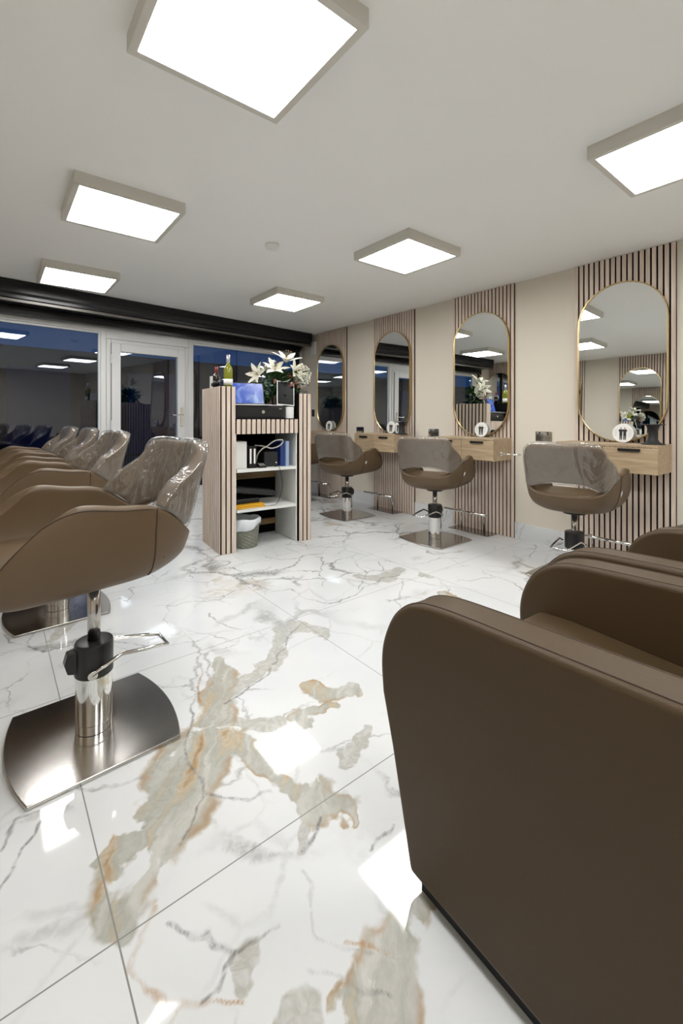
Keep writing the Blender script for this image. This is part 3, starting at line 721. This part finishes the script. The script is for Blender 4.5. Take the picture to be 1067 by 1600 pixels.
# ------------------------------------------------------------ armchairs (front is +y), bottom right
def armchair():
    t = thing('armchair', '', 'armchair', group='taupe waiting armchairs')
    W = .66; aw = .105
    prof0 = [(.724, .035), (.79, .30), (.826, .42)]
    cv = catmull([(.826, .42, 0), (.832, .50, 0), (.82, .565, 0), (.785, .63, 0), (.725, .678, 0), (.65, .698, 0), (.54, .706, 0)], 5)
    prof = prof0+[(p.x, p.y) for p in cv[1:]]+[(.30, .716), (.02, .728), (-.02, .70), (.0, .035)]
    for x in (0, W-aw):
        pf = [(p[0]-(.045 if x else 0), p[1]) for p in prof]
        MB().prism(pf, 'X', x, x+aw).build('arm', M['sofa'], t, bevel=.016, seg=4)
        arm = t.children[-1]
        b = MB()
        for xx in (x+.0145, x+aw-.0145):
            b = MB()
            pts = [Vector((xx, p[0]+.0005, p[1])) for p in pf[1:-2]]
            # follow the top edge, pushed just onto the bevelled rim
            q = []
            for i, p in enumerate(pts):
                a = pts[max(i-1, 0)]; c = pts[min(i+1, len(pts)-1)]; d = (c-a).normalized(); nrm = Vector((0, d.z, -d.y))
                if nrm.dot(Vector((0, .3, 1))) < 0 and p.z > .5: nrm = -nrm
                if p.z <= .5: nrm = Vector((0, 1, 0))
                q.append(p+nrm*(-.0002))
            b.tube(q, .0018, 6).build('seam', M['seam'], arm, smooth=True)
    a, c = aw+.004, W-aw-.004
    MB().prism([(.705, .30), (.725, .34), (.725, .505), (.70, .535), (.60, .54), (.14, .52), (.14, .30)], 'X', a, c).build('seat', M['sofa'], t, bevel=.02, seg=4)
    MB().prism([(.0, .06), (.0, .76), (.03, .80), (.09, .80), (.12, .77), (.17, .54), (.17, .06)], 'X', a, c).build('backrest', M['sofa'], t, bevel=.02, seg=4)
    MB().box(a, c, .17, .68, .06, .30).build('front_panel', M['sofa'], t, bevel=.006)
    MB().box(.02, W-.02, .03, .70, .0005, .045).build('plinth', M['black_soft'], t)
    return t
a0 = armchair()
AR = [(.79, .0, -3, 'large taupe leather armchair filling the bottom right corner'),
      (1.445, -.05, -4, 'second taupe leather armchair behind the bottom right one'),
      (2.135, -.17, -4, 'third taupe leather armchair, farthest from the viewer, mostly out of view')]
for k, (x, y, rz, lb) in enumerate(AR):
    o = a0 if k == 0 else copy_tree(a0); o.location = (x-.83*sin(-R(rz))*(1 if k == 0 else 0), y, 0); o.rotation_euler.z = R(rz); o['label'] = lb

# ------------------------------------------------------------ reception unit
DX, DY, DA = 1.461, 3.427, R(-5)
def D(x, y, z=0): return (DX+x*cos(DA)-y*sin(DA), DY+x*sin(DA)+y*cos(DA), z)
W_, DP = .86, .52; TL, TR = .135, .725; ZL, ZR = 1.392, 1.352
desk = thing('reception_unit', 'reception shelving unit clad in pale oak slats, open shelves facing the room', 'reception desk', D(0, 0), DA)
def tower(x0, x1, z1):
    b = MB().mat(0).box(x0+(.004 if x0 == 0 else .007), x1-(.007 if x0 == 0 else .004), .007, DP-.007, .001, z1-.004)
    g = .0125; b.mat(1)
    n = 3; sw = (x1-x0-.014-(n-1)*g-.006)/n
    for i in range(n):
        x = x0+.010+i*(sw+g)
        if x0 == 0: x += .004
        b.box(x, x+sw, 0, .0072, .001, z1); b.box(x, x+sw, DP-.0072, DP, .001, z1)
    g = .019; n = 10; sw = (DP-.02-(n-1)*g)/n
    for i in range(n):
        y = .010+i*(sw+g)
        if x0 == 0: b.box(x0, x0+.0072, y, y+sw, .001, z1)
        else: b.box(x1-.0072, x1, y, y+sw, .001, z1)
    return b
tower(0, TL, ZL).build('slatted_tower', [M['felt'], M['slat']], desk)
tower(TR, W_, ZR).build('slatted_tower', [M['felt'], M['slat']], desk)
a, c = TL+.0005, TR-.0005
MB().box(a, a+.012, .03, .47, .002, 1.10).build('side_panel', M['white'], desk); MB().box(c-.012, c, .03, .47, .002, 1.10).build('side_panel', M['white'], desk)
a += .0125; c -= .0125
MB().box(a, c, .012, .455, .665, .69).build('shelf', M['white'], desk, bevel=.002); MB().box(a, c, .012, .455, .325, .348).build('shelf', M['white'], desk, bevel=.002)
MB().box(TL+.0005, TR-.0005, .002, .47, 1.1005, 1.126).build('counter', M['felt'], desk)
fa, fc = TL+.001, TR-.001
b = MB().mat(0).box(fa, fc, .008, .02, .995, 1.10).mat(1); n = 13; p = (fc-fa)/n
for i in range(n): b.box(fa+i*p+.006, fa+(i+1)*p-.0065, .0, .0078, .993, 1.118)
b.build('slatted_fascia', [M['felt'], M['slat']], desk)
b = MB().mat(0).box(TL+.001, TR-.001, .475, .512, .001, 1.366).mat(1); n = 14; p = (TR-TL)/n
for i in range(n):
    x0, x1 = TL+i*p+.006, TL+(i+1)*p-.0065; b.box(x0, x1, .5122, .5195, .001, 1.37); b.box(x0, x1, .468, .4748, 1.128, 1.37)
b.build('slatted_back', [M['felt'], M['slat']], desk)
for z in (.545, .085): MB().box(a, c, .456, .4745, z, z+.055).build('batten', M['oak_dark'], desk)
def put(o, x, y, z, rz=0): o.location = D(x, y, z); o.rotation_euler.z = DA+R(rz); return o
# on the counter
CT = 1.1265
t = thing('cash_drawer', 'wide black cash drawer on the counter of the reception unit', 'cash drawer'); put(t, TL+.012, .06, CT)
MB().box(0, .475, .004, .235, 0, .112).build('housing', M['black_soft'], t, bevel=.004)
b = MB().box(.02, .455, -.002, .004, .012, .100); dr = b.build('drawer', M['black'], t, bevel=.002)
MB().box(.09, .36, -.007, -.0022, .045, .050).build('trim', M['black_soft'], dr, bevel=.001)
MB().lathe([(.001, -.005), (.015, -.005), (.015, .005), (.001, .005)], 18, (.255, -.0065, .056), Matrix.Rotation(pi/2, 3, 'X')).build('lock', M['chrome'], dr)
MB().box(.41, .437, -.0035, -.0022, .083, .090).build('logo', M['cable'], dr)
o = MB().lathe([(.001, 0), (.042, 0), (.042, .105), (.012, .105), (.012, .103), (.001, .103)], 20).build('paper_roll', M['paper'], smooth=False, bevel=.002); put(o, TR-.05, .085, CT)
tag(o, 'white paper roll standing between the cash drawer and the right tower', 'paper roll')
CZ = CT+.1125
t = thing('laptop', 'open laptop with a lit blue screen on the cash drawer', 'laptop'); put(t, TL+.075, .06, CZ, -3)
MB().box(-.065, .25, -.02, .15, 0, .010).build('base', M['foil'], t, bevel=.003)
scr = MB().box(-.05, .25, -.004, .004, 0, .205).build('lid', M['black'], t, bevel=.002); scr.location = (0, .125, .010); scr.rotation_euler.x = R(-14)
MB().box(-.043, .243, -.0052, -.0042, .012, .197).build('screen', M['screen'], scr)
o = MB().box(0, .135, 0, .13, 0, .010).build('silver_tray', M['foil'], bevel=.003); put(o, TL+.335, .07, CZ, 0)
tag(o, 'thin silver tray beside the laptop on the cash drawer', 'tray')
t = thing('tablet', 'dark tablet with white rim propped up in front of the bouquet', 'tablet'); put(t, TL+.415, .09, CZ+.0105, -12)
tb = MB().box(0, .165, -.004, .004, 0, .235).build('body', M['white'], t, bevel=.003); tb.rotation_euler = (R(-16), R(4), 0)
MB().box(.008, .157, -.0055, -.0045, .009, .226).build('screen', M['off_screen'], tb)
b = MB(); b.tube([(.03, .03, .10), (.02, .09, .004)], .006); b.build('stand', M['black'], t)
# bottles and box on the left tower
ZT = ZL-.0035
def bottle(r, hgt, m, cap, capz, lab, loc, label, lz=(.03, .11)):
    t = thing('wine_bottle', label, 'bottle', loc)
    k = hgt
    MB().lathe([(.001, 0), (r*.9, 0), (r, .004), (r, k*.55), (r*.9, k*.62), (r*.45, k*.70), (r*.38, k*.75), (r*.36, k*.97), (r*.40, k*.985), (.001, k)], 28).build('body', m, t, smooth=True)
    MB().lathe([(r*.42, k*capz), (r*.42, k*1.003), (.001, k*1.005)][::1], 20).build('cap', cap, t, smooth=True)
    MB().lathe([(r+.0006, lz[0]*k/.3), (r+.0008, lz[1]*k/.3+.001)], 28).build('label', lab, t, smooth=True)
    return t
bottle(.037, .275, M['green_glass'], M['foil'], .76, M['paper'], D(.093, .075, ZT), 'green wine bottle with silver neck on the left tower', (.02, .075))
bottle(.030, .185, M['dark_glass'], M['red_foil'], .72, M['black'], D(.045, .24, ZT), 'small dark bottle with red cap standing beside the green wine bottle')
o = MB().box(-.045, .045, -.004, .004, 0, .11).mat(1).box(-.035, .035, -.005, -.0042, .02, .05).build('greeting_card', [M['paper'], M['black_soft']]); put(o, .058, .32, ZT, 0)
tag(o, 'white card with a dark print behind the small dark bottle', 'card')
# shelf things
S1, S2 = .6905, .3485
def block(name, x0, x1, y0, y1, z0, h, m, label, cat, bevel=.003, rz=0, extra=None):
    b = MB().box(0, x1-x0, 0, y1-y0, 0, h); ms = [m]
    if extra:
        for e in extra: ms.append(e[1]); b.mat(len(ms)-1); b.box(*e[0])
    o = b.build(name, ms, bevel=bevel); put(o, x0, y0, z0, rz); return tag(o, label, cat)
block('router_box', a+.015, a+.115, .08, .30, S1, .235, M['white'], 'tall white plastic box at the left of the upper shelf', 'box', .006)
for k, x in enumerate((a+.128, a+.165)):
    block('ring_binder', x, x+.034, .07, .30, S1, .19, M['black'], ['black folder with white spine label beside the tall white box', 'black folder with white spine label beside the black printer'][k], 'binder', .002, extra=[((.008, .024, -.001, .0, .04, .17), M['paper'])])
t = thing('card_terminal', 'black card payment terminal lying on the upper shelf', 'card reader'); put(t, a+.213, .045, S1, -4)
o = MB().prism([(0, 0), (.13, 0), (.13, .045), (0, .018)], 'X', 0, .07).build('body', M['black'], t, bevel=.004)
b = MB()
for i in range(3):
    for j in range(4): b.box(.012+i*.018, .024+i*.018, .012+j*.016, .022+j*.016, .020+j*.0034, .0235+j*.0034)
b.build('keypad', M['cable'], t)
t = thing('label_printer', 'squat black receipt printer on the upper shelf', 'printer'); put(t, a+.285, .10, S1)
MB().box(0, .135, 0, .17, 0, .135).build('housing', M['black_soft'], t, bevel=.008); MB().lathe([(.001, -.002), (.008, -.002), (.008, .002), (.001, .002)], 12, (.115, -.002, .035), Matrix.Rotation(pi/2, 3, 'X')).build('button', M['chrome'], t)
block('lever_arch_file', a+.435, a+.475, .08, .33, S1, .225, M['blue'], 'dark blue file on the upper shelf', 'file')
block('lever_arch_file', a+.480, a+.512, .06, .33, S1, .228, M['paleblue'], 'pale blue file against the right side of the upper shelf', 'file')
b = MB(); pts = catmull([D(a+.20, .12, S1+.195), D(a+.26, .08, S1+.19), D(a+.33, .03, S1+.17), D(a+.41, .02, S1+.20), D(a+.43, .03, S1+.24), D(a+.36, .04, S1+.235), D(a+.29, .05, S1+.19), D(a+.24, .06, S1+.16), D(a+.215, .10, S1+.10), D(a+.21, .12, S1+.002)], 8)
b.tube(pts, .006, 8); tag(b.build('cable', M['cable'], smooth=True), 'thick grey cable looped above the printer on the upper shelf', 'cable')
b = MB(); pts = catmull([D(a+.36, .05, S1+.004), D(a+.385, .005, S1+.004), D(a+.40, .002, S1-.05), D(a+.415, .002, S1-.15), D(a+.40, .002, S2+.10), D(a+.37, .02, S2+.02), D(a+.32, .04, S2+.005), D(a+.27, .06, S2+.005)], 8)
b.tube(pts, .0025, 6); tag(b.build('cable', M['black'], smooth=True), 'thin black cable hanging from the upper shelf to the lower shelf', 'cable')
block('document_tray', a+.005, a+.235, .09, .33, S2+.0355, .038, M['black'], 'flat black box on the yellow folder', 'box', .004)
t = thing('keyboard', 'black keyboard tray tilted across the lower shelf pile', 'keyboard'); put(t, a+.01, .10, S2+.077, 0)
o = MB().box(0, .39, 0, .15, 0, .045).build('body', M['black_soft'], t, bevel=.006); o.rotation_euler = (R(0), R(9), 0); o.location.z = .058
block('folder', a+.001, a+.262, .03, .32, S2+.004, .013, M['yellow'], 'lower yellow folder at the front of the lower shelf', 'folder', .001)
block('folder', a+.001, a+.255, .035, .32, S2+.019, .014, M['yellow'], 'upper yellow folder at the front of the lower shelf', 'folder', .001)
b = MB()
for k in range(4):
    u = k*.0009; r = R([3, -8, 12, -4][k]); cx, cy = a+.20+.012*k, .13
    q = [(-.15, -.10), (.12+.02*k, -.095), (.11, .10), (-.15, .10)]
    b.add([D(cx+x*cos(r)-y*sin(r), cy+x*sin(r)+y*cos(r), S2+.0006+u) for x, y in q]+[D(cx+x*cos(r)-y*sin(r), cy+x*sin(r)+y*cos(r), S2+.0012+u) for x, y in q], [(3, 2, 1, 0), (4, 5, 6, 7), (0, 1, 5, 4), (1, 2, 6, 5), (2, 3, 7, 6), (3, 0, 4, 7)])
tag(b.build('paper_sheets', M['paper']), 'loose white papers under the yellow folders', 'paper')
# waste basket
t = thing('waste_basket', 'grey woven waste basket with white bin liner under the reception unit', 'basket', D(a+.128, .145, .001))
b = MB(); nz, nn = 44, 96; vs = []
for j in range(nz+1):
    z = .225*j/nz
    for i in range(nn):
        rr = .098+.022*j/nz+.0032*(1 if (i//4+j//3) % 2 else -1)*(.2 if j % 3 == 0 else 1)
        vs.append((rr*cos(2*pi*i/nn), rr*sin(2*pi*i/nn), z))
b.add(vs, [(j*nn+i, j*nn+(i+1) % nn, (j+1)*nn+(i+1) % nn, (j+1)*nn+i) for j in range(nz) for i in range(nn)]+[list(range(nn))[::-1]])
b.build('basket', M['basket'], t, smooth=True)
b = MB(); vs = []; n = 44; rows = 7
for j in range(rows):
    for i in range(n):
        an = 2*pi*i/n; dip = .5+.5*sin(an*2+.9)+.35*sin(an*3)
        f = j/(rows-1)
        if j < 2: r = .105-.004*(1-j); z = .18+j*.055
        else:
            g = (j-2)/(rows-3); r = .128+.010*sin(pi*g)+.005*sin(an*11+j)-.004*g; z = .262-.018*(1-g)*0-g*(.06+.085*dip)+.006*sin(an*5)*(1-g)
        vs.append((r*cos(an), r*sin(an), z))
b.add(vs, [(j*n+i, j*n+(i+1) % n, (j+1)*n+(i+1) % n, (j+1)*n+i) for j in range(rows-1) for i in range(n)])
b.build('bin_liner', M['bag'], t, smooth=True, solid=(.002, 0), sub=1)

# ------------------------------------------------------------ bouquet
BX = D(.52, .345, CT)
t = thing('flower_bouquet', 'large bouquet of white lilies and greenery in a glass vase', 'flowers', BX)
prof = [(.001, 0), (.05, 0), (.062, .03), (.068, .08), (.055, .14), (.036, .18), (.040, .215), (.036, .215), (.032, .18), (.05, .14), (.062, .08), (.055, .03), (.001, .01)]
MB().lathe(prof, 28).build('vase', M['clear'], t, smooth=True)
rnd = random.Random(4)
# image-right direction is camera-right; spread the bouquet along the wall-facing axis
ax = Vector((cos(R(-38.6)), sin(R(-38.6)), 0)); ay = Vector((-ax.y, ax.x, 0))
def Q(u, v, z): return ax*(u+.17*min(1, max(0, z/.3)))+ay*v+Vector((0, 0, z))
def petal(b, base, d, up, L, wd, curl):
    d = d.normalized(); s = d.cross(up).normalized(); nrm = s.cross(d).normalized(); pts = []; n = 7
    for i in range(n):
        u = i/(n-1); wv = wd*sin(pi*min(1, .12+u*.88))**.8*(1 if i < n-1 else .1)
        c = base+d*(L*u)-nrm*(curl*L*.5*u*u)
        for k in (-1, 0, 1): pts.append(c+s*wv*k+nrm*(.12*wd*(1 if k else -1)))
    b.add(pts, [(i*3+k, i*3+k+1, (i+1)*3+k+1, (i+1)*3+k) for i in range(n-1) for k in range(2)])
def lily(pos, dirv, size, m=None):
    m = m or M['petal']; dirv = dirv.normalized(); side = dirv.cross(Vector((.3, .2, 1))).normalized(); b = MB()
    for k in range(6):
        q = Matrix.Rotation(k*pi/3+rnd.uniform(-.1, .1), 3, dirv) @ side
        dd = (dirv*.75+q*(.85 if k % 2 else .7)); petal(b, pos, dd, dirv, size*rnd.uniform(.9, 1.1), size*.19, rnd.uniform(.45, .95))
    b.mat(1)
    for k in range(4):
        q = Matrix.Rotation(k*pi/2, 3, dirv) @ side; e = pos+dirv*size*.7+q*size*.15
        b.tube([pos, e], size*.012, 5); b.ball(e, size*.035, 6)
    return b.build('lily', [m, M['oak_dark']], t, smooth=True, solid=(.0015, 0), sub=1)
Cn = Q(0, 0, .33)
for (u, v, z, du, dv, dz, s, mk) in [
    (-.19, -.06, .40, -.7, -.7, .35, .145, 'petal'), (-.04, -.08, .44, .1, -.6, .8, .15, 'petal'),
    (.055, -.02, .53, .1, -.3, .9, .16, 'petal'), (.13, -.06, .44, .8, -.6, .3, .14, 'petal'),
    (-.12, -.02, .45, -.4, -.3, .8, .11, 'petal')]:
    lily(Q(u, v, z), Q(du, dv, dz), s, M[mk])
for (u, v, z, r, mk) in [(-.075, -.05, .475, .026, 'petal_red'), (.12, -.10, .30, .026, 'petal_pink'), (.155, -.08, .33, .022, 'petal_pink'), (-.03, -.12, .34, .018, 'petal_pink'), (.11, -.12, .37, .02, 'petal_red'), (.185, -.06, .29, .018, 'petal_pink')]:
    b = MB(); c = Q(u, v, z)
    for k in range(16):
        d = Vector((rnd.gauss(0, 1), rnd.gauss(0, 1), rnd.gauss(0, 1)+.6)).normalized(); petal(b, c, d, Vector((0.1, .2, 1)), r*1.3, r*.5, -.5)
    b.build('rosette', M[mk], t, smooth=True)
def leaves(n, fn, L, wd, m, name):
    b = MB()
    for k in range(n):
        p, d = fn(k); petal(b, p, d, Vector((rnd.uniform(-.3, .3), rnd.uniform(-.3, .3), 1)), L*rnd.uniform(.7, 1.2), wd*rnd.uniform(.8, 1.2), rnd.uniform(0, .5))
    return b.build(name, m, t, smooth=True)
def near(spread, z0, z1, ymul=.6):
    def f(k):
        u = rnd.gauss(0, spread); v = rnd.gauss(0, spread*ymul); z = rnd.uniform(z0, z1); p = Q(u, v, z)
        return p, (Q(u*2.2, v*2+rnd.uniform(-.1, .05), (z-.28)*1.2+rnd.uniform(-.1, .12)))
    return f
leaves(230, near(.078, .22, .43), .085, .019, M['leaf'], 'foliage')
def eu(k):
    u = -.10+rnd.gauss(0, .035); z = rnd.uniform(.20, .37); v = -.08+rnd.gauss(0, .03); return Q(u, v, z), Vector((rnd.gauss(0, 1), rnd.gauss(0, 1)-.4, rnd.gauss(0, .7)))
leaves(60, eu, .045, .019, M['euca'], 'eucalyptus')
def eu2(k, left=True):
    f = rnd.random(); base = Q(-.12-.13*f, -.02, .43+.06*f) if left else Q(.12+.09*f, -.03, .30-.04*f); return base+Vector((rnd.gauss(0, .008),)*3), Vector((rnd.gauss(0, 1), rnd.gauss(0, 1), rnd.gauss(0, 1)))
leaves(34, eu2, .03, .010, M['euca'], 'eucalyptus')
leaves(34, lambda k: eu2(k, False), .03, .011, M['leaf'], 'eucalyptus')
def dn(k):
    u = -.13+rnd.uniform(-.03, .08); return Q(u, -.06, .26), Q(rnd.uniform(-.4, .4), -.3, rnd.uniform(-1.2, -.4))
leaves(22, dn, .11, .016, M['leaf'], 'drooping_foliage')
b = MB(); cg = Q(.215, -.03, .40)
for k in range(330):
    d = Vector((rnd.gauss(0, 1), rnd.gauss(0, 1), rnd.gauss(0, 1))).normalized(); r = rnd.uniform(.6, 1.0)
    p = cg+Vector((d.x*.085*r, d.y*.085*r, d.z*.11*r)); b.ball(p, rnd.uniform(.0035, .0062), 6)
o = b.build('gypsophila', M['petal'], t, smooth=True); o['kind'] = 'stuff'
b = MB()
for k in range(22):
    d = Vector((rnd.gauss(0, 1), rnd.gauss(0, 1), rnd.gauss(0, 1)+.4)).normalized(); b.tube([Q(.10, 0, .27), cg*.6+Q(.10, 0, .27)*.4+d*.03, cg+d*.085], .0011, 4)
for k in range(16):
    e = Q(rnd.gauss(0, .09), rnd.gauss(0, .05), rnd.uniform(.34, .42)); s = Vector((rnd.gauss(0, .014), rnd.gauss(0, .014), .02)); b.tube([s, Vector((e.x*.25, e.y*.25, .2)), e], .003, 5)
b.build('stems', M['stem'], t, smooth=True)

# ------------------------------------------------------------ outside, beyond the glass
struct(MB().box(-14, 22, 6.6, 30, -.2, -.12).build('pavement', M['pavement']))
t = thing('opposite_building', 'dark low building across the street seen through the glass front', 'building', (0, 15, -.12), R(4))
MB().box(-14, 22, 0, 5, 0, 3.25).build('wall', M['facade'], t)
for k in range(9):
    x = -9+k*3.1; MB().box(x, x+1.5, -.05, 0, .1, 2.7).build('blue_panel', M['facade_blue'], t)
